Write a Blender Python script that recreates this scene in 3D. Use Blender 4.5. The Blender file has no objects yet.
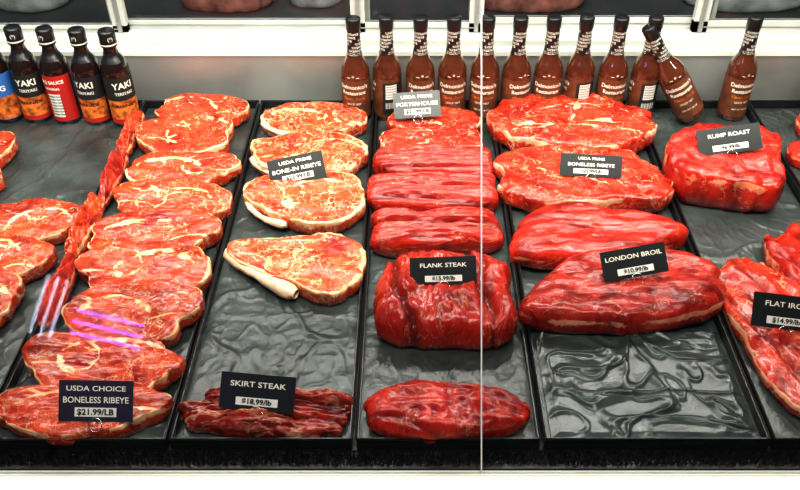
import bpy, math, random
from mathutils import Vector, Matrix, noise, Euler
random.seed(7)
C=bpy.context.collection
try:
    bpy.context.scene.view_settings.view_transform='Standard'
    bpy.context.scene.view_settings.look='Medium High Contrast'
except Exception: pass
def fb(x,y,z=0.0,o=3):
    v=0;a=1;s=0
    for i in range(o):
        v+=a*noise.noise(Vector((x,y,z+7.3*i)));s+=a;a*=.5;x*=2.1;y*=2.1;z*=2.1
    return v/s
def sm(a,b,x):
    t=max(0,min(1,(x-a)/max(1e-6,b-a)));return t*t*(3-2*t)
# ------------------------------------------------ materials
def newmat(n):
    m=bpy.data.materials.new(n);m.use_nodes=True
    nt=m.node_tree;b=nt.nodes['Principled BSDF'];return m,nt,b
def simple(n,col,rough=.5,metal=0,bump=0,bscale=50,coat=0,var=0,vscale=20,emit=0):
    m,nt,b=newmat(n);N=nt.nodes;L=nt.links
    b.inputs['Base Color'].default_value=(*col,1);b.inputs['Roughness'].default_value=rough
    b.inputs['Metallic'].default_value=metal;b.inputs['Coat Weight'].default_value=coat
    tc=N.new('ShaderNodeTexCoord')
    if emit:
        b.inputs['Emission Color'].default_value=(*col,1);b.inputs['Emission Strength'].default_value=emit
    if var:
        n1=N.new('ShaderNodeTexNoise');n1.inputs['Scale'].default_value=vscale;n1.inputs['Detail'].default_value=4
        L.new(tc.outputs['Object'],n1.inputs['Vector'])
        r=N.new('ShaderNodeValToRGB');r.color_ramp.elements[0].position=.3;r.color_ramp.elements[1].position=.7
        r.color_ramp.elements[0].color=(*[c*(1-var) for c in col],1);r.color_ramp.elements[1].color=(*[min(1,c*(1+var)) for c in col],1)
        L.new(n1.outputs['Fac'],r.inputs['Fac']);L.new(r.outputs['Color'],b.inputs['Base Color'])
    if bump:
        n2=N.new('ShaderNodeTexNoise');n2.inputs['Scale'].default_value=bscale;n2.inputs['Detail'].default_value=4
        L.new(tc.outputs['Object'],n2.inputs['Vector'])
        bp=N.new('ShaderNodeBump');bp.inputs['Strength'].default_value=bump;bp.inputs['Distance'].default_value=.004
        L.new(n2.outputs['Fac'],bp.inputs['Height']);L.new(bp.outputs['Normal'],b.inputs['Normal'])
    return m
def meatmat(n,lean1,lean2,fat,vs,vw,vamt,stretch=(1,1,1),mask=(.42,.62),rough=.24,dark=.25,fleck=.4,lsc=22,fgain=1.35,lc=.14):
    m,nt,b=newmat(n);N=nt.nodes;L=nt.links
    def nd(t,**k):
        x=N.new(t)
        for a,v in k.items():
            if hasattr(x,a): setattr(x,a,v)
            else: x.inputs[a].default_value=v
        return x
    def mth(op,a,b_=None,c=None):
        x=N.new('ShaderNodeMath');x.operation=op
        for i,q in enumerate((a,b_,c)):
            if q is None: continue
            if isinstance(q,(int,float)): x.inputs[i].default_value=q
            else: L.new(q,x.inputs[i])
        return x.outputs[0]
    def mrg(v,a,b_,c=0,d=1):
        x=N.new('ShaderNodeMapRange')
        for i,q in zip((1,2,3,4),(a,b_,c,d)): x.inputs[i].default_value=q
        L.new(v,x.inputs[0]);return x.outputs[0]
    tc=nd('ShaderNodeTexCoord');oi=nd('ShaderNodeObjectInfo')
    off=mth('MULTIPLY',oi.outputs['Random'],40)
    add=nd('ShaderNodeVectorMath',operation='ADD');L.new(tc.outputs['Object'],add.inputs[0]);L.new(off,add.inputs[1])
    dn=nd('ShaderNodeTexNoise',Scale=26,Detail=3);L.new(add.outputs[0],dn.inputs['Vector'])
    sc=nd('ShaderNodeVectorMath',operation='SCALE');sc.inputs['Scale'].default_value=.030
    L.new(dn.outputs['Color'],sc.inputs[0])
    ad2=nd('ShaderNodeVectorMath',operation='ADD');L.new(add.outputs[0],ad2.inputs[0]);L.new(sc.outputs[0],ad2.inputs[1])
    st=nd('ShaderNodeVectorMath',operation='MULTIPLY');st.inputs[1].default_value=stretch;L.new(ad2.outputs[0],st.inputs[0])
    def noi(scale,det,rgh,src): 
        x=nd('ShaderNodeTexNoise',Scale=scale,Detail=det,Roughness=rgh);L.new(src,x.inputs['Vector']);return x.outputs['Fac']
    def ridge(scale,wd,src,det=3.5): return mrg(mth('ABSOLUTE',mth('SUBTRACT',noi(scale,det,.55,src),.5)),0,wd,1,0)
    coarse=mth('MULTIPLY',ridge(vs,vw,st.outputs[0]),mrg(noi(22,3,.5,add.outputs[0]),*mask))
    fine=mth('MULTIPLY',ridge(vs*2.2,vw*1.3,st.outputs[0]),mrg(noi(40,3,.5,ad2.outputs[0]),mask[0]+.02,mask[1]+.04))
    v2=mth('MULTIPLY',mth('MAXIMUM',coarse,mth('MULTIPLY',fine,fleck)),vamt)
    at=nd('ShaderNodeAttribute',attribute_name='fat')
    fm=mth('MULTIPLY_ADD',mth('SUBTRACT',noi(80,5,.65,ad2.outputs[0]),.5),fgain,at.outputs['Fac'])
    fr=mth('MULTIPLY',mrg(fm,.42,.70),.95)
    mx=mth('MAXIMUM',v2,fr)
    ln=noi(lsc,7,.68,st.outputs[0]);lr=mrg(ln,.5-lc,.5+lc)
    c1=nd('ShaderNodeMix',data_type='RGBA');c1.inputs[6].default_value=(*lean1,1);c1.inputs[7].default_value=(*lean2,1);L.new(lr,c1.inputs[0])
    fc=nd('ShaderNodeMix',data_type='RGBA');fc.inputs[7].default_value=(*fat,1);fc.inputs[6].default_value=(fat[0]*.9,fat[1]*.60,fat[2]*.45,1)
    L.new(mrg(noi(60,3,.5,add.outputs[0]),.36,.60),fc.inputs[0])
    c2=nd('ShaderNodeMix',data_type='RGBA');L.new(mx,c2.inputs[0]);L.new(c1.outputs[2],c2.inputs[6]);L.new(fc.outputs[2],c2.inputs[7])
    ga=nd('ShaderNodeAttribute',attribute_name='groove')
    c3=nd('ShaderNodeVectorMath',operation='SCALE');L.new(c2.outputs[2],c3.inputs[0]);L.new(mrg(ga.outputs['Fac'],0,1,1,dark),c3.inputs['Scale'])  # shade in grooves painted into the colour; ribeye cap tone uses it too
    L.new(c3.outputs[0],b.inputs['Base Color'])
    bp=nd('ShaderNodeBump');bp.inputs['Strength'].default_value=.85;bp.inputs['Distance'].default_value=.0024
    L.new(mth('MULTIPLY_ADD',v2,.4,noi(48,4,.55,st.outputs[0])),bp.inputs['Height']);L.new(bp.outputs['Normal'],b.inputs['Normal'])
    b.inputs['Roughness'].default_value=rough;b.inputs['Coat Weight'].default_value=.2;b.inputs['Coat Roughness'].default_value=.08
    b.inputs['Specular IOR Level'].default_value=.40
    return m
FAT=(.88,.60,.34)
M_rib=meatmat('marbled_beef',(.22,.005,.002),(.70,.065,.016),FAT,42,.020,.75,fleck=.55,mask=(.43,.61))
M_bone=meatmat('marbled_beef_bone_in',(.28,.012,.004),(.72,.085,.022),FAT,38,.036,.85,mask=(.39,.57),fleck=.65)
M_roast=meatmat('lean_beef',(.20,.003,.002),(.58,.024,.010),(.80,.34,.20),20,.018,.5,stretch=(1,2.4,1),mask=(.48,.65),lsc=14,fleck=.4)
M_dark=meatmat('dark_lean_beef',(.15,.003,.002),(.46,.024,.012),(.75,.32,.20),22,.018,.5,stretch=(1.3,1.8,1),mask=(.46,.63),lsc=22,fleck=.5)
M_slab=meatmat('marbled_slab',(.24,.004,.002),(.68,.042,.015),(.88,.50,.32),28,.024,.75,mask=(.43,.61),lsc=18,fleck=.6)
M_roll=meatmat('rolled_beef',(.18,.003,.002),(.56,.024,.010),(.85,.40,.25),20,.018,.55,stretch=(3.4,.6,1),mask=(.45,.61),lsc=12,dark=.15,lc=.22)
M_rollx=meatmat('rolled_beef_long',(.17,.003,.002),(.56,.024,.010),(.85,.40,.25),20,.018,.6,stretch=(.5,3.4,3.4),mask=(.45,.61),lsc=12,dark=.15,lc=.2)
M_skirt=meatmat('skirt_beef',(.07,.003,.002),(.42,.022,.012),(.80,.42,.28),20,.05,.7,stretch=(.7,3.2,2),mask=(.42,.58),dark=.10,lsc=20)
M_black=simple('black_plastic',(.008,.009,.010),.3,0,.3,60)
M_mat=simple('slate_mat',(.034,.041,.040),.32,0,.9,30,var=.5,vscale=12)
M_film=simple('black_film',(.030,.037,.036),.26,0,.5,30,var=.4)
M_steel=simple('brushed_steel',(.34,.35,.33),.38,.5,.05,200,var=.3,vscale=5)
M_dsteel=simple('dull_steel',(.06,.065,.07),.5,.3,var=.3,vscale=5)
M_white=simple('white_vinyl',(.46,.47,.44),.4,var=.12,vscale=8)
M_cream=simple('cream_enamel',(.76,.76,.64),.35,var=.04,vscale=5)
M_card=simple('black_card',(.008,.010,.011),.35)
M_txt=simple('cream_ink',(.85,.80,.68),.6)
M_strip=simple('white_strip',(.75,.73,.66),.6)
M_ink=simple('black_ink',(.010,.010,.010),.6)
M_wire=simple('steel_wire',(.6,.6,.6),.25,1)
M_bglass=simple('brown_bottle',(.07,.017,.007),.1,0,coat=.7,var=.4,vscale=30)
M_dglass=simple('dark_bottle',(.012,.005,.004),.1,coat=.7)
M_cap=simple('black_cap',(.008,.008,.009),.3)
M_label=simple('brown_label',(.11,.033,.014),.4,var=.5,vscale=40)
M_redlab=simple('red_label',(.42,.015,.012),.45)
M_blue=simple('blue_label',(.03,.12,.36),.45)
M_orange=simple('orange_art',(.58,.13,.02),.45,var=.8,vscale=90)
M_garn=simple('black_garnish',(.006,.007,.007),.4)
M_room=simple('prep_room_wall',(.04,.045,.05),.6,var=.4,vscale=3)
M_floor=simple('floor_tile',(.25,.24,.22),.5,var=.15)
M_seam=simple('silicone_seam',(.36,.35,.34),.3)
M_bagred=simple('wrapped_meat',(.30,.12,.10),.25,var=.6,vscale=25)
M_paper=simple('grey_tub',(.30,.31,.32),.5,var=.5,vscale=20)
M_bonem=simple('rib_bone',(.78,.52,.34),.4,0,.8,60,var=.3,vscale=60)
M_neonp=simple('neon_purple',(.35,.12,1.0),.4,emit=36)
M_neonw=simple('neon_white',(.75,.8,1.0),.4,emit=24)
def glassmat():
    m,nt,b=newmat('case_glass');N=nt.nodes;L=nt.links
    N.remove(b);o=[x for x in N if x.type=='OUTPUT_MATERIAL'][0]
    t=N.new('ShaderNodeBsdfTransparent');t.inputs[0].default_value=(.985,.995,.99,1)
    g=N.new('ShaderNodeBsdfGlossy');g.inputs['Roughness'].default_value=.02
    f=N.new('ShaderNodeFresnel');f.inputs['IOR'].default_value=1.25
    mx=N.new('ShaderNodeMixShader');L.new(f.outputs[0],mx.inputs[0]);L.new(t.outputs[0],mx.inputs[1]);L.new(g.outputs[0],mx.inputs[2]);L.new(mx.outputs[0],o.inputs[0])
    return m
M_glass=glassmat()
# ------------------------------------------------ builder
class B:
    def __init__(s): s.v=[];s.f=[];s.m=[];s.s=[];s.mats=[]
    def mi(s,m):
        if m not in s.mats:s.mats.append(m)
        return s.mats.index(m)
    def add(s,vs,fs,m,M=None,smooth=False):
        o=len(s.v)
        for v in vs:
            v=Vector(v); s.v.append(M@v if M else v)
        i=s.mi(m)
        for f in fs: s.f.append([o+k for k in f]);s.m.append(i);s.s.append(smooth)
    def box(s,c,d,m,M=None):
        x,y,z=[k/2 for k in d]
        vs=[Vector(c)+Vector((a*x,b*y,e*z)) for a in(-1,1) for b in(-1,1) for e in(-1,1)]
        s.add(vs,[(0,1,3,2),(4,6,7,5),(0,4,5,1),(2,3,7,6),(0,2,6,4),(1,5,7,3)],m,M)
    def lathe(s,prof,m,M=None,n=32,a0=0,a1=2*math.pi):
        full=abs(a1-a0-2*math.pi)<1e-6;cols=n if full else n+1
        vs=[];fs=[]
        for r,z in prof:
            for i in range(cols):
                a=a0+(a1-a0)*i/n;vs.append((r*math.sin(a),-r*math.cos(a),z))
        for j in range(len(prof)-1):
            for i in range(n):
                k=(i+1)%cols
                fs.append((j*cols+i,j*cols+k,(j+1)*cols+k,(j+1)*cols+i))
        s.add(vs,fs,m,M,True)
    def tube(s,pts,r,m,M=None,n=8):
        vs=[];fs=[];pts=[Vector(p) for p in pts]
        if not isinstance(r,(list,tuple)): r=[r]*len(pts)
        for i,p in enumerate(pts):
            t=(pts[min(i+1,len(pts)-1)]-pts[max(i-1,0)]).normalized()
            u=t.cross(Vector((.13,.9,.3))).normalized();w=t.cross(u)
            for k in range(n):
                a=2*math.pi*k/n;vs.append(p+u*r[i]*math.cos(a)+w*r[i]*math.sin(a))
        for i in range(len(pts)-1):
            for k in range(n):
                fs.append((i*n+k,i*n+(k+1)%n,(i+1)*n+(k+1)%n,(i+1)*n+k))
        fs.append(tuple(range(n)));fs.append(tuple(range(len(vs)-1,len(vs)-1-n,-1)))
        s.add(vs,fs,m,M,True)
    def obj(s,name,loc=(0,0,0),rot=(0,0,0)):
        me=bpy.data.meshes.new(name);me.from_pydata([tuple(v) for v in s.v],[],s.f)
        for m in s.mats: me.materials.append(m)
        me.polygons.foreach_set('material_index',s.m);me.polygons.foreach_set('use_smooth',s.s);me.update()
        o=bpy.data.objects.new(name,me);C.objects.link(o);o.location=loc;o.rotation_euler=rot;return o
_tc={}
def text(body,size,bold=0.0):
    k=(body,size,bold)
    if k in _tc:return _tc[k]
    cu=bpy.data.curves.new('t','FONT');cu.body=body;cu.size=size;cu.align_x='CENTER';cu.align_y='CENTER';cu.offset=bold;cu.resolution_u=3
    o=bpy.data.objects.new('t',cu);C.objects.link(o)
    dg=bpy.context.evaluated_depsgraph_get();dg.update()
    me=bpy.data.meshes.new_from_object(o.evaluated_get(dg))
    r=([v.co.copy() for v in me.vertices],[tuple(p.vertices) for p in me.polygons])
    bpy.data.objects.remove(o);bpy.data.curves.remove(cu);bpy.data.meshes.remove(me)
    _tc[k]=r;return r
# ------------------------------------------------ meat
def outline(ctrl,th):
    n=len(ctrl);t=(th/(2*math.pi))%1*n;i=int(t)%n;f=t-int(t)
    p=[ctrl[(i+k-1)%n] for k in range(4)]
    return .5*((2*p[1])+(-p[0]+p[2])*f+(2*p[0]-5*p[1]+4*p[2]-p[3])*f*f+(-p[0]+3*p[1]-3*p[2]+p[3])*f**3)
def meat(name,x,y,w,d,h,mat,ctrl=None,seed=0,prof=(5,2),zedge=.55,bottom=.93,rim=.5,seam=None,lump=.0,roll=None,groove=None,rot=0,tilt=0,z0=.006,sidefat=.3,edge=.06,power=2.3,fiber=None,gd=.2,gw=9,roty=0):
    rnd=random.Random(seed*31+5);NS=168
    if ctrl is None: ctrl=[1+rnd.uniform(-.08,.08) for _ in range(10)]
    S=[i/34 for i in range(31)]+[.90,.915,.93,.945,.96,.975,.987,.995,1.0]
    R=[];so=seed*3.7
    for j in range(NS):
        a=2*math.pi*j/NS;c,s_=math.cos(a),math.sin(a)
        r=1/((abs(c)**power+abs(s_)**power)**(1/power))*outline(ctrl,a)*(1+edge*1.6*fb(c*2.4+so,s_*2.4,so+4,3))
        R.append((r*c,r*s_))
    xs=[p[0] for p in R];ys=[p[1] for p in R]
    R=[((p[0]-min(xs))/(max(xs)-min(xs))*2-1,(p[1]-min(ys))/(max(ys)-min(ys))*2-1) for p in R]
    lay=[]
    for s in S[1:]:
        for j in range(NS): lay.append((s,1,R[j]))
    for s,zf in ((1.0,.66),(.995,.33),(bottom+.02,.06),(bottom-.03,0)):
        for j in range(NS): lay.append((s,zf,R[j]))
    V=[];fatA=[];gA=[]
    def zt(s,u,v):
        if roll:
            pu,pv=roll
            k=max(0,1-abs(u)**pu)**.5*max(0,1-abs(v)**pv)**.5
            return zedge+(1-zedge)*k
        return zedge+(1-zedge)*max(0,1-s**prof[0])**(1/prof[1])
    def emit(s,zf,p,top):
        u,v=p[0]*s,p[1]*s
        ang=math.atan2(p[1],p[0])
        n1=fb(u*1.6+so,v*1.6,so,2);n2=fb(u*5+so,v*5,1.3+so,3)
        X=u*w/2;Y=v*d/2
        z=h*zt(s,u,v)*(zf if not top else 1)
        k=z/h
        z+=h*(lump*n1*1.3+.07*n2)*k
        if not top or s>.9:
            X*=1+.03*n2;Y*=1+.03*n2
        g=0
        if fiber:
            fu,fv,fa=fiber;q=fb(u*fu+n1*1.5+so,v*fv+n1*1.5,33+so,2)
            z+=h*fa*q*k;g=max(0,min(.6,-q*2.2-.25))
        if groove:
            for (ax,ay,off,freq,dep) in groove:
                q=(u*ax+v*ay+.26*n1+.05*n2)*freq+off
                gg=max(0,1-abs((q%1)-.5)*gw)
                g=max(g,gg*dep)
                z-=h*gd*gg*dep*k
            if not top: Y*=1-.06*g
        f=0
        rn=.45+1.2*fb(math.cos(ang)*2.2+so,math.sin(ang)*2.2,3.1+so,3)
        wd=rim*.17*max(0,rn)
        if rim>0: f=max(f,sm(1-wd,1-wd*.3,s)*.9*min(1,max(0,rn*2)))
        if not top: f=sidefat*max(0,min(1,.25+2.4*fb(ang*2.5+so,zf*2,9,3)))*2*(1 if rim>0 else .3)
        if seam and top:
            brk=max(.15,min(1,.90+2.2*fb(u*3.1+so,v*3.1,17+so,2)))
            for si,(cx,cy,rx,ry,a0,a1,wid) in enumerate(seam):
                du=(u-cx)/rx;dv=(v-cy)/ry;rr=math.hypot(du,dv)+.5*n1+.18*n2
                aa=math.degrees(math.atan2(dv,du))%360
                inr=(a0<=aa<=a1) if a0<a1 else (aa>=a0 or aa<=a1)
                if inr:
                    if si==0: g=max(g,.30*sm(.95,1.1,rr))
                    da=min((aa-a0)%360,(a1-aa)%360)/25
                    ww=wid*(.80+1.9*n2+1.3*n1)*min(1,.3+da)
                    f=max(f,math.exp(-((rr-1)/max(.02,ww))**2)*.98*brk)
        V.append((X,Y,z));fatA.append(f);gA.append(g)
    emit(0,1,(0,0),True)
    nt=len(S)-1
    for i,(s,zf,p) in enumerate(lay): emit(s,zf,p,i<nt*NS)
    V.append((0,0,0));fatA.append(0);gA.append(0)
    F=[(0,1+j,1+(j+1)%NS) for j in range(NS)];NL=len(lay)//NS
    for i in range(NL-1):
        for j in range(NS):
            a=1+i*NS+j;b2=1+i*NS+(j+1)%NS;F.append((a,a+NS,b2+NS,b2))
    e=len(V)-1;bs=1+(NL-1)*NS
    F+=[(e,bs+(j+1)%NS,bs+j) for j in range(NS)]
    me=bpy.data.meshes.new(name);me.from_pydata(V,[],F);me.materials.append(mat)
    for nm,A in(('fat',fatA),('groove',gA)):
        at=me.attributes.new(nm,'FLOAT','POINT');at.data.foreach_set('value',A)
    me.polygons.foreach_set('use_smooth',[True]*len(F));me.update()
    o=bpy.data.objects.new(name,me);C.objects.link(o)
    t=math.radians(tilt);o.location=(x,y,z0+abs(math.sin(t))*d/2);o.rotation_euler=(t,math.radians(roty),math.radians(rot));return o
def rib(name,x,y,w,d,seed,h=.026,mat=M_rib,ctrl=None,flip=1,tilt=6,rot=0,rim=.5,z0=.006,power=2.2):
    r=random.Random(seed)
    cx=.22*flip+r.uniform(-.12,.12);cy=-.12+r.uniform(-.1,.1)
    seam=[(cx,cy,.60,.66,20 if flip>0 else 0.1,230 if flip>0 else 160,.11),
          (cx-.2*flip,cy+.9,.8,.55,200,340,.05),
          (-.60*flip,-.5,.35,.3,0,170,.13)]
    if r.random()<.5: seam.append((cx-.75*flip,.1,.5,.6,(300 if flip>0 else 120),(60 if flip>0 else 240),.08))
    if ctrl is None:
        base=[1.0,1.02,1.0,.93,.95,1.0,.97,.86,.98,1.02,1.03,1.0]
        if flip<0: base=[base[(6-i)%12] for i in range(12)]
        ctrl=[b*(1+r.uniform(-.10,.10)) for b in base]
    return meat(name,x,y,w,d,h,mat,ctrl,seed,(18,2),.88,.97,rim,seam,lump=.20,tilt=tilt,rot=rot,z0=z0,sidefat=.30,power=power,edge=.08)
# left tray
for i,(x,y,w,d) in enumerate([(-.83,1.40,.11,.11),(-.80,1.30,.09,.10),(-.665,1.172,.178,.112),(-.672,1.07,.17,.118),(-.69,.975,.16,.115),(-.70,.885,.15,.11),(-.715,.79,.13,.10)]):
    rib('sirloin_steak',x,y,w,d,50+i,.028,flip=(-1)**i,rot=random.uniform(-8,8))
# boneless ribeye column
for i,(x,y,w,d,rt) in enumerate([(-.430,1.548,.19,.105,-6),(-.447,1.442,.192,.138,5),(-.424,1.328,.212,.106,3),(-.427,1.230,.222,.112,-3),(-.430,1.132,.220,.110,4),(-.431,1.042,.225,.122,-3),(-.421,.940,.210,.122,5),(-.440,.840,.238,.118,-5),(-.447,.758,.245,.092,3)]):
    rib('boneless_ribeye_steak',x,y,w,d,i+1,.036 if i==1 else .031,flip=1 if i%2 else -1,rot=rt,tilt=7 if i<8 else 3)
# bone-in ribeyes
def bone(par,pts,r):
    bpy.context.view_layer.update()
    k=B();ps=[Vector(p) for p in pts];P=[];Rr=[]
    n=18
    for i in range(n+1):
        t=i/n;a=ps[0]*(1-t)**2+ps[1]*2*t*(1-t)+ps[2]*t*t;P.append(a)
        Rr.append(r*(1.1-.25*math.sin(math.pi*t)+.16*math.sin(t*9)+.05*math.sin(t*31))*(.6 if i in(0,n) else 1))
    k.tube(P,Rr,M_bonem,None,14);o=k.obj('rib_bone');o.parent=par;o.matrix_parent_inverse=par.matrix_world.inverted()
s=rib('bone_in_ribeye_steak',-.196,1.508,.218,.112,21,.03,M_bone,flip=-1,rim=.7)
bone(s,[(-.298,1.50,.034),(-.285,1.465,.034),(-.235,1.455,.030)],.006)
s=rib('bone_in_ribeye_steak',-.194,1.386,.228,.138,22,.03,M_bone,flip=1,rot=3,rim=.8)
bone(s,[(-.302,1.375,.030),(-.288,1.330,.028),(-.235,1.320,.026)],.0065)
c3=[1.0,1.05,1.0,.88,.9,1.12,1.2,.9,.8,.9,1.0,1.02]
s=rib('bone_in_ribeye_steak',-.190,1.235,.222,.145,23,.03,M_bone,ctrl=c3,flip=1,rot=-4,rim=.8)
bone(s,[(-.292,1.245,.026),(-.278,1.188,.022),(-.215,1.174,.022)],.0065)
tail=[1.0,1.0,1.0,.98,.95,1.15,1.95,1.12,.72,.80,.96,1.0]
s=rib('bone_in_ribeye_steak',-.188,1.072,.240,.145,24,.028,M_bone,ctrl=tail,flip=1,rot=-16,rim=1.1,tilt=3,power=2.0)
bone(s,[(-.304,1.100,.024),(-.262,1.040,.024),(-.180,.996,.021)],.0115)
# skirt steak
meat('skirt_steak',-.197,.760,.242,.088,.034,M_skirt,seed=31,prof=(3,2),zedge=.3,rim=0,lump=.7,fiber=(3.0,9,.40),groove=[(.25,1,.1,1.8,.9),(.9,-.9,.4,1.6,.8)],power=3.5,edge=.16,gd=.35)
# flank column
meat('porterhouse_steak',.05,1.512,.195,.092,.032,M_slab,seed=40,prof=(10,2),zedge=.8,rim=.6,lump=.2,tilt=4,seam=[(.3,0,.5,.7,90,270,.07)])
meat('porterhouse_steak',.040,1.435,.205,.085,.034,M_slab,seed=41,prof=(10,2),zedge=.8,rim=.5,lump=.2,tilt=4,seam=[(-.3,0,.4,.7,270,90,.07)])
FX=(1.0,9,.12)
meat('rolled_flank_steak',.043,1.358,.232,.086,.046,M_rollx,seed=42,zedge=.3,rim=0,lump=.2,roll=(9,2.2),groove=[(0,1,.3,1.2,.8)],power=5,fiber=FX,gd=.25)
meat('rolled_flank_steak',.040,1.262,.240,.100,.052,M_rollx,seed=43,zedge=.3,rim=0,lump=.25,roll=(9,2.2),groove=[(.12,1,.1,.8,.8)],power=5,fiber=FX,gd=.22)
meat('rolled_flank_steak',.045,1.150,.228,.098,.054,M_rollx,seed=44,zedge=.3,rim=0,lump=.25,roll=(9,2.2),groove=[(.2,1,.6,.7,.8)],power=5,rot=3,fiber=FX,gd=.22)
meat('flank_steak_bundle',.055,.970,.218,.178,.074,M_roll,seed=45,zedge=.5,rim=0,lump=.25,prof=(5,2),groove=[(1,.2,.1,.9,.9)],power=4.5,rot=-2,fiber=(9,.8,.12),gd=.22,gw=12)
meat('flank_steak',.050,.758,.230,.094,.044,M_roll,seed=46,zedge=.35,rim=0,lump=.35,prof=(3.5,2),groove=[(.8,.9,.1,.6,.7)],power=2.3,fiber=(7,1.4,.12),gd=.2,gw=12)
# wide tray
meat('beef_chuck_slab',.325,1.480,.338,.210,.054,M_slab,seed=60,prof=(14,2),zedge=.78,bottom=.86,rim=.35,lump=.22,seam=[(.1,-.1,.6,.6,30,170,.06),(-.4,.2,.5,.5,200,300,.07),(.5,.3,.5,.6,150,280,.06),(0,-1.1,1.0,.8,40,140,.05)],power=2.9,fiber=(3,5,.06),edge=.1)
meat('beef_chuck_slab',.318,1.298,.322,.190,.046,M_slab,seed=61,prof=(14,2),zedge=.78,bottom=.88,rim=.35,lump=.22,seam=[(.0,.2,.7,.6,200,330,.055),(-.5,-.2,.5,.5,0,100,.06)],power=3,fiber=(3,5,.06),edge=.1)
meat('top_round_roast',.318,1.132,.312,.148,.052,M_roast,ctrl=[1.25,.95,.80,.90,1.0,1.0,.98,1.25,1.0,.92,.92,1.0],seed=62,prof=(8,1.8),zedge=.5,bottom=.88,rim=.1,sidefat=.1,lump=.25,power=1.9,rot=2,groove=[(.2,1,.2,.5,.25)],fiber=(2,5,.05),gd=.08)
meat('london_broil',.327,.992,.330,.172,.056,M_dark,ctrl=[1.05,1.1,.98,.92,.82,.80,.92,1.3,1.05,.95,.95,1.08],seed=63,prof=(10,1.8),zedge=.6,bottom=.86,rim=.15,sidefat=.1,lump=.24,power=2.1,rot=2,fiber=(3,5,.05),gd=.08)
# right trays
meat('rump_roast',.580,1.330,.210,.208,.080,M_roast,ctrl=[1.0,1.1,1.2,1.0,.85,.95,1.1,1.05,.95,.95,1.0,1.1],seed=64,prof=(14,2),zedge=.82,bottom=.90,rim=.15,sidefat=.15,lump=.2,power=3.2,rot=-14,edge=.08,fiber=(3,2,.05),gd=.1)
meat('flat_iron_steak',.570,.900,.160,.375,.034,M_slab,ctrl=[1.0,1.05,1.0,.95,1.0,1.0,1.05,.95,1.0,1.0],seed=65,prof=(8,2),zedge=.6,rim=.3,lump=.6,power=2.6,groove=[(1,.4,.3,1.2,.7)],rot=9,edge=.16,fiber=(6,3,.12))
meat('flat_iron_steak',.664,1.045,.145,.24,.044,M_roast,seed=66,prof=(8,2),zedge=.6,rim=.2,lump=.6,power=2.4,groove=[(1,.4,.3,1.2,.7)],rot=8,edge=.14,fiber=(6,3,.12))
meat('flat_iron_steak',.682,.830,.09,.20,.03,M_slab,seed=67,prof=(8,2),zedge=.6,rim=.2,lump=.5,power=2.4,fiber=(5,3,.10))
meat('sirloin_tip',.785,1.400,.10,.08,.035,M_roast,seed=68,prof=(5,2),zedge=.6,rim=.2,lump=.2)
meat('sirloin_tip',.84,1.50,.10,.085,.035,M_roast,seed=69,prof=(5,2),zedge=.6,rim=.2,lump=.2)
for i,(y,l) in enumerate([(1.46,.17),(1.31,.17),(1.16,.18),(1.00,.17)]):
    meat('beef_trim_strip',-.556+.004*(i%2),y,.030,l,.034,M_dark if i%2 else M_rib,seed=90+i,prof=(3,2),zedge=.4,rim=.2,lump=.6,power=2.6,edge=.2,fiber=(2,6,.3),z0=.016,roty=-8)
# ------------------------------------------------ trays and mats
XB=[-1.15,-.87,-.572,-.3216,-.0743,.1757,.480,.722,1.0]
YF,YR=.712,1.612
def sheet(a,b,y0,y1,nx,ny,fn,m,name):
    vs=[];fs=[]
    for q in range(ny+1):
        for p in range(nx+1):
            X=a+(b-a)*p/nx;Y=y0+(y1-y0)*q/ny
            vs.append((X,Y,fn(X,Y,min(1,min(p,nx-p)/6,min(q,ny-q)/6))))
    for q in range(ny):
        for p in range(nx):
            o=q*(nx+1)+p;fs.append((o,o+1,o+nx+2,o+nx+1))
    k=B();k.add(vs,fs,m,None,True);return k.obj(name)
for i in range(len(XB)-1):
    a,b=XB[i]+.003,XB[i+1]-.003;t=.003;hh=.020
    k=B();cx=(a+b)/2;w=b-a;cy=(YF+YR)/2;d=YR-YF
    k.box((cx,cy,.0015),(w,d,.003),M_black)
    for s in(a+t/2,b-t/2):k.box((s,cy,hh/2),(t,d,hh),M_black)
    for s in(YF+t/2,YR-t/2):k.box((cx,s,hh/2),(w,t,hh),M_black)
    k.tube([(a,YF,hh),(b,YF,hh),(b,YR,hh),(a,YR,hh),(a,YF,hh)],.0020,M_black)
    k.obj('meat_tray')
    def fn(X,Y,e,i=i):
        n=fb(X*9,Y*6,i*3.3,3)
        c1=fb(X*7+n*.5,Y*5,i*5.1+2,1);c2=fb(X*14-n*.6,Y*9+n*.6,i*2.1+9,1)
        r=max(0,1-abs(c1)*16);r2=max(0,1-abs(c2)*14)*max(0,min(1,.5+2*n));r3=max(0,1-abs(fb(X*38+n,Y*28,i+20,1))*6)
        return .0045+e*(.0012*(n+.5)+.0028*r+.0022*r2+.0009*r3)
    sheet(a+.005,b-.005,YF+.005,YR-.005,110,400,fn,M_mat,'tray_mat')
def fn2(X,Y,e):
    n=fb(X*9,Y*9,3,2);r=max(0,1-abs(fb(X*12+n*1.2,Y*9,5,1))*7);r2=max(0,1-abs(fb(X*7+n,Y*15,15,1))*10);r3=max(0,1-abs(fb(X*30+n*2,Y*24,25,1))*6)
    return .0085+e*(.005*(.5+.6*n)+.004*r+.004*r2+.0022*r3)
sheet(.190,.468,.722,.925,160,130,fn2,M_film,'crumpled_plastic_liner')
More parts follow.
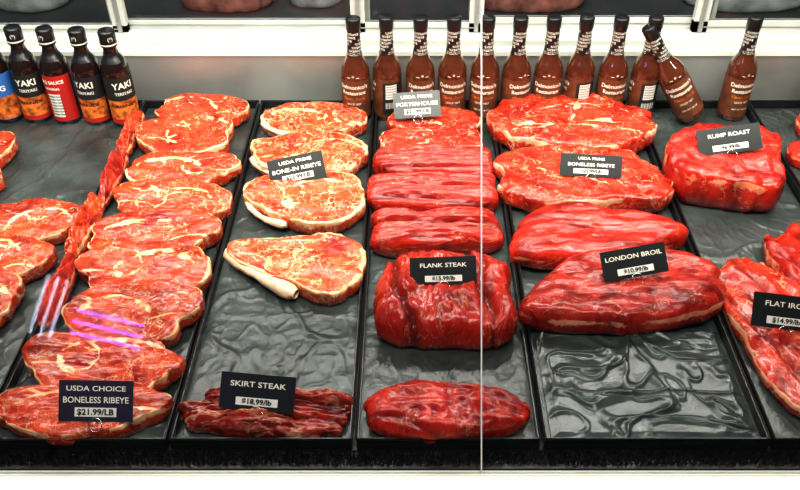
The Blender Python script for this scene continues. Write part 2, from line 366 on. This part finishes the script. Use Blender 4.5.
# ------------------------------------------------ case structure
k=B();k.box((0,1.173,-.03),(2.4,.924,.056),M_black);k.obj('display_case_deck')
k=B();k.box((0,.591,-.031),(2.4,.182,.05),M_cream)
k.box((0,.51,-.43),(2.4,.02,.74),M_cream);k.obj('case_front_sill')
k=B();vs=[];fs=[]
rr=random.Random(3)
for i in range(10000):
    x=rr.uniform(-1.15,1.15);y=rr.uniform(.688,.709);a=rr.uniform(0,6.28);l=rr.uniform(.004,.012);wd=.0012
    lx,ly=rr.uniform(-.006,.006),rr.uniform(-.005,.002)
    o=len(vs);vs+= [(x-wd*math.cos(a),y-wd*math.sin(a),-.004),(x+wd*math.cos(a),y+wd*math.sin(a),-.004),(x+lx,y+ly,l)]
    fs.append((o,o+1,o+2))
k.add(vs,fs,M_garn);k.box((0,.6965,-.031),(2.3,.027,.056),M_garn);k.obj('black_garnish_strip')
k=B();k.box((0,1.640,.056),(2.4,.010,.116),M_steel);k.obj('wall_back')
k=B();k.box((0,1.655,.120),(2.4,.045,.010),M_cream);k.box((0,1.672,.130),(2.4,.03,.014),M_white)
k.box((0,1.71,.132),(2.4,.05,.016),M_white);k.obj('trim_1')
WZ0,WZ1=.141,.80
def window(n,x0,x1,y,f,f2=.03):
    k=B();t=.016
    k.box(((x0+x1)/2,y,WZ0+f/2),(x1-x0,t,f),M_white);k.box(((x0+x1)/2,y,WZ1-f2/2),(x1-x0,t,f2),M_white)
    k.box(((x0+x1)/2,y-t/2-.001,WZ0+f*.5),(x1-x0-.02,.002,.002),M_steel)
    for x in(x0+f2/2,x1-f2/2):
        k.box((x,y,(WZ0+WZ1)/2),(f2,t,WZ1-WZ0),M_white);k.box((x,y-t/2-.002,(WZ0+WZ1)/2),(f2*.3,.004,WZ1-WZ0),M_steel)
    k.box(((x0+x1)/2,y,(WZ0+WZ1)/2),(x1-x0-2*f2,.004,WZ1-WZ0-2*f),M_glass)
    k.obj('window_%d'%n)
window(1,-1.19,-.600,1.70,.014);window(2,-.640,-.085,1.72,.016);window(3,-.125,.155,1.70,.020);window(4,.125,.65,1.72,.022);window(5,.60,1.19,1.70,.024)
k=B();k.box((0,2.75,.5),(3.2,.04,2.4),M_room);k.obj('wall_prep_room')
k=B();k.box((0,2.2,.02),(2.4,.5,.03),M_dsteel)
for x in(-1.1,1.1):
    for y in(2.0,2.4):k.box((x,y,-.40),(.04,.04,.80),M_dsteel)
k.obj('prep_table')
def bag(x,y,w,d,h,mat,name,s):
    meat(name,x,y,w,d,h,mat,seed=s,prof=(3,2),zedge=.4,rim=0,lump=.3,z0=.036)
bag(-.46,2.1,.24,.16,.12,M_bagred,'wrapped_meat_package',80);bag(-.24,2.12,.14,.14,.10,M_paper,'plastic_bag',81)
bag(.3,2.1,.3,.16,.10,M_bagred,'wrapped_meat_package',82);bag(-.98,2.1,.22,.16,.09,M_paper,'plastic_bag',83);bag(.85,2.1,.3,.16,.08,M_paper,'plastic_bag',84)
k=B();k.box((0,.7,-.82),(4.4,5.0,.04),M_floor);k.obj('floor')
# neon sign on a stand in the customer area
k=B();k.tube([(0,-.04,-2.14),(0,-.04,.22)],.015,M_black);k.box((0,0,-2.13),(.3,.3,.02),M_black);k.box((0,-.03,.02),(.46,.02,.34),M_black)
for i in range(3): k.tube([(-.19+i*.035,0,-.12),(-.19+i*.035,0,.14)],.006,M_neonw)
for i in range(3): k.tube([(-.06,0,-.08+i*.05),(.20,0,-.08+i*.05)],.007,M_neonp)
k.obj('neon_sign',(-1.21,-.96,1.34),(0,0,math.radians(-26)))
# ------------------------------------------------ glass front
ang=math.atan2(.777,.627)
def pane(x0,x1,name,m,th=.004):
    k=B()
    n=Vector((0,-math.sin(ang),math.cos(ang)))*(th/2)
    u=Vector((0,math.cos(ang),math.sin(ang)));o=Vector((0,.681,.0046))
    vs=[]
    for x in(x0,x1):
        for l in(-.009,.62):
            for s in(-1,1): vs.append(Vector((x,0,0))+o+u*l+n*s)
    k.add(vs,[(0,1,3,2),(4,6,7,5),(0,4,5,1),(2,3,7,6),(0,2,6,4),(1,5,7,3)],m);return k.obj(name)
pane(-1.15,.0920,'glass_pane',M_glass);pane(.0942,1.15,'glass_pane',M_glass)
pane(.0922,.0940,'glass_seam',M_seam,.005)
# ------------------------------------------------ bottles
def bprof(kind):
    if kind=='a': return [(0.0,.0),(.027,.0),(.0295,.004),(.0295,.105),(.0285,.115),(.024,.127),(.0175,.139),(.0145,.150),(.0135,.165),(.013,.195),(.0135,.200)]
    return [(0,0),(.026,0),(.0285,.004),(.0285,.118),(.0275,.128),(.022,.142),(.0155,.153),(.0135,.162),(.013,.178)]
def rad(prof,z):
    for (r0,z0),(r1,z1) in zip(prof[1:],prof[2:]):
        if z0<=z<=z1 and z1>z0: return r0+(r1-r0)*(z-z0)/(z1-z0)
    return prof[-1][0]
def wrap(k,prof,body,size,z,m,a=0,bold=0,eps=.0007):
    vs,fs=text(body,size,bold);out=[]
    for v in vs:
        zz=z+v.y;r=rad(prof,zz);t=v.x/rad(prof,z)+a
        out.append(((r+eps)*math.sin(t),-(r+eps)*math.cos(t),zz))
    k.add(out,fs,m)
def band(k,prof,z0,z1,m,a0,a1,eps=.0003):
    n=6;k.lathe([(rad(prof,z0+(z1-z0)*i/n)+eps,z0+(z1-z0)*i/n) for i in range(n+1)],m,None,28,a0,a1)
def bottleA():
    k=B();p=bprof('a');k.lathe(p,M_bglass,None,36)
    band(k,p,.012,.098,M_label,-2.9,2.9)
    band(k,p,.146,.199,M_cap,0,2*math.pi,.0004)
    k.lathe([(0,.222),(.0135,.222),(.0148,.220),(.0148,.200),(.0135,.198)],M_cap,None,28)
    wrap(k,p,"Delmonico's",.0120,.084,M_txt,0,.0002);wrap(k,p,"Restaurant",.0115,.071,M_txt,0,.0002);wrap(k,p,"Classic Sauce",.0085,.058,M_orange,0,.0002)
    wrap(k,p,"SINCE 1837",.006,.046,M_txt);wrap(k,p,"NET WT 18 OZ",.005,.030,M_txt);wrap(k,p,"~ * ~",.012,.106,M_txt)
    for i in range(7): wrap(k,p,"%X$&%#XS",.0066,.150+i*.0070,M_txt,i*.5);wrap(k,p,"&XS%#X$",.0066,.150+i*.0070,M_txt,i*.5+3.1)
    band(k,p,.020,.090,M_ink,1.6,2.9,.0006);band(k,p,.054,.086,M_strip,1.8,2.6,.0008)
    for i in range(9): band(k,p,.032,.046,M_strip,1.8+i*.1,1.8+i*.1+(.03 if i%2 else .055),.0009)
    for i in range(5): wrap(k,p,"NUTRITION FACTS",.0033,.082-i*.0058,M_ink,2.2,0.0001,.0012)
    return k
def bottleB(v):
    k=B();p=bprof('b');k.lathe(p,M_dglass,None,36)
    lab=[M_ink,M_redlab][v]
    band(k,p,.010,.112,lab,-1.5,1.5)
    if v==0:
        band(k,p,.012,.062,M_orange,-1.4,1.4,.0006);wrap(k,p,"YAKI",.019,.094,M_txt,0,.0004);wrap(k,p,"TERIYAKI",.009,.077,M_strip,0,.0002);wrap(k,p,"MARINADE",.009,.050,M_ink,0,.0003,.0012)
        band(k,p,.010,.020,M_redlab,-1.4,1.4,.0009)
    else:
        band(k,p,.020,.072,M_strip,-.45,.45,.0006)
        for i in range(7): wrap(k,p,"Nutrition Facts",.0046,.067-i*.0068,M_ink,0,.0002,.0010)
        wrap(k,p,"BBQ SAUCE",.010,.098,M_txt,0,.0003);wrap(k,p,"ORIGINAL",.007,.084,M_txt,0,.0002)
    band(k,p,.010,.112,M_blue,1.7,4.4);wrap(k,p,"WING",.016,.08,M_txt,2.6,.0004);band(k,p,.012,.062,M_orange,2.0,4.1,.0006)
    band(k,p,.140,.160,M_cap,0,2*math.pi,.0004)
    k.lathe([(0,.204),(.0150,.204),(.0165,.201),(.0165,.172),(.0145,.170)],M_cap,None,28)
    k.lathe([(.0168,.176),(.0170,.179)],M_strip,None,28)
    wrap(k,[(0,0),(.0165,.0),(.0165,.3)],"(*)",.010,.190,M_txt)
    return k
A0=bottleA().obj('sauce_bottle',(-.112,1.572,0.005),(0,0,-.1))
def inst(o,loc,rot,name):
    n=bpy.data.objects.new(name,o.data);C.objects.link(n);n.location=loc;n.rotation_euler=rot;return n
for i,(x,r) in enumerate([(-.047,-1.9),(.021,.15),(.087,.05),(.1535,-.2),(.218,.5),(.284,-.1),(.349,-1.9),(.416,.1),(.484,-2.0),(.680,.15)]):
    inst(A0,(x,1.578+random.uniform(-.003,.003),.005),(0,0,r),'sauce_bottle')
inst(A0,(.588,1.552,.022),(math.radians(-8),math.radians(-32),0.1),'sauce_bottle')
inst(A0,(.86,1.572,.005),(0,0,.3),'sauce_bottle')
b0=bottleB(0).obj('marinade_bottle',(-.655,1.56,.005),(0,0,-.15));b1=bottleB(1).obj('marinade_bottle',(-.720,1.565,.005),(0,0,-.2))
inst(b0,(-.595,1.555,.005),(0,0,.6),'marinade_bottle');inst(b0,(-.784,1.57,.005),(0,0,0.2),'marinade_bottle');inst(b0,(-.846,1.57,.005),(0,0,-2.6),'marinade_bottle')
# ------------------------------------------------ price signs
def sign(x,y,z,w,h,lines,price,roll,tilt=50,zbase=.03,yaw=0):
    k=B();k.box((0,0,0),(w,h,.0016),M_card)
    T=Matrix.Translation
    n=len(lines)
    y0=h*.30 if n==2 else h*.20
    for i,l in enumerate(lines):
        s=h*(.20 if n==1 else (.165 if i==0 else .20))
        vs,fs=text(l,s,.0001);wd=max(v.x for v in vs)-min(v.x for v in vs);sc=min(1.35,w*.88/wd)
        k.add([(v.x*sc,v.y*1.05,0) for v in vs],fs,M_txt,T((0,y0-i*h*.28,.0016)))
    k.box((0,-h*.27,.0009),(w*.56,h*.22,.0010),M_strip)
    vs,fs=text(price,h*.20,.0003);k.add([(v.x*1.1,v.y,0) for v in vs],fs,M_ink,T((0,-h*.27,.0026)))
    R=Euler((math.radians(tilt),0,0)).to_matrix().to_4x4()@Matrix.Rotation(math.radians(roll),4,'Z')
    Y=Matrix.Rotation(math.radians(yaw),4,'Z')
    k.v=[Y@R@v for v in k.v]
    ring=[Y@R@Vector((.009*math.cos(t*math.pi/8),-h*.5-.004+.009*math.sin(t*math.pi/8),.0018)) for t in range(17)]
    k.tube(ring,.0006,M_wire)
    b=Y@R@Vector((0,-h*.5,-.002));k.tube([b,Vector((b.x,b.y+.004,-(z-zbase)))],.0009,M_wire)
    k.tube([Y@R@Vector((0,-h*.1,-.002)),b],.0009,M_wire)
    return k.obj('price_sign',(x,y,z))
sign(-.414,.742,.062,.098,.054,["USDA CHOICE","BONELESS RIBEYE"],"$21.99/LB",-1,zbase=.02)
sign(-.203,.757,.062,.100,.048,["SKIRT STEAK"],"$18.99/lb",-5,zbase=.01)
sign(-.206,1.288,.062,.102,.050,["USDA PRIME","BONE-IN RIBEYE"],"$23.99/LB",12)
sign(.014,1.505,.072,.094,.052,["USDA PRIME","PORTERHOUSE"],"$21.99/LB",4,zbase=.02)
sign(.050,.970,.092,.100,.042,["FLANK STEAK"],"$15.99/lb",2,zbase=.05)
sign(.328,1.288,.070,.112,.040,["USDA PRIME","BONELESS RIBEYE"],"$23.99/LB",-3,zbase=.03)
sign(.344,.998,.086,.100,.046,["LONDON BROIL"],"$10.99/lb",10,zbase=.04)
sign(.579,1.318,.106,.116,.048,["RUMP ROAST"],"$6.99/lb",8,zbase=.06)
sign(.551,.905,.068,.100,.050,["FLAT IRON"],"$14.99/lb",-7,zbase=.02)
# ------------------------------------------------ lights
def area(n,loc,rot,sx,sy,p,col=(1,1,1)):
    l=bpy.data.lights.new(n,'AREA');l.shape='RECTANGLE';l.size=sx;l.size_y=sy;l.energy=p;l.color=col
    o=bpy.data.objects.new(n,l);C.objects.link(o);o.location=loc;o.rotation_euler=[math.radians(a) for a in rot];return o
area('case_light_front',(0,.98,.82),(8,0,0),2.3,.05,26,(1,.96,.84))
area('case_light_rear',(0,1.45,.80),(-6,0,0),2.3,.04,15,(1,.97,.87))
area('overhead_fill_light',(0,.1,2.4),(10,0,0),2.6,.5,52,(1,.97,.90))  # unseen fill lamp, added overhead to brighten the sill and case front
area('prep_room_light',(0,2.2,1.6),(0,0,0),1.6,.4,7)
w=bpy.data.worlds.new('world');bpy.context.scene.world=w;w.use_nodes=True
w.node_tree.nodes['Background'].inputs[0].default_value=(.6,.65,.7,1);w.node_tree.nodes['Background'].inputs[1].default_value=.12
# ------------------------------------------------ camera
cd=bpy.data.cameras.new('camera');cam=bpy.data.objects.new('camera',cd);C.objects.link(cam)
cd.sensor_width=36;cd.lens=38.25;cd.shift_x=-.0125;cd.clip_start=.02
cam.location=(0,0,.927);cam.rotation_euler=(math.radians(51.02),0,0)
bpy.context.scene.camera=cam
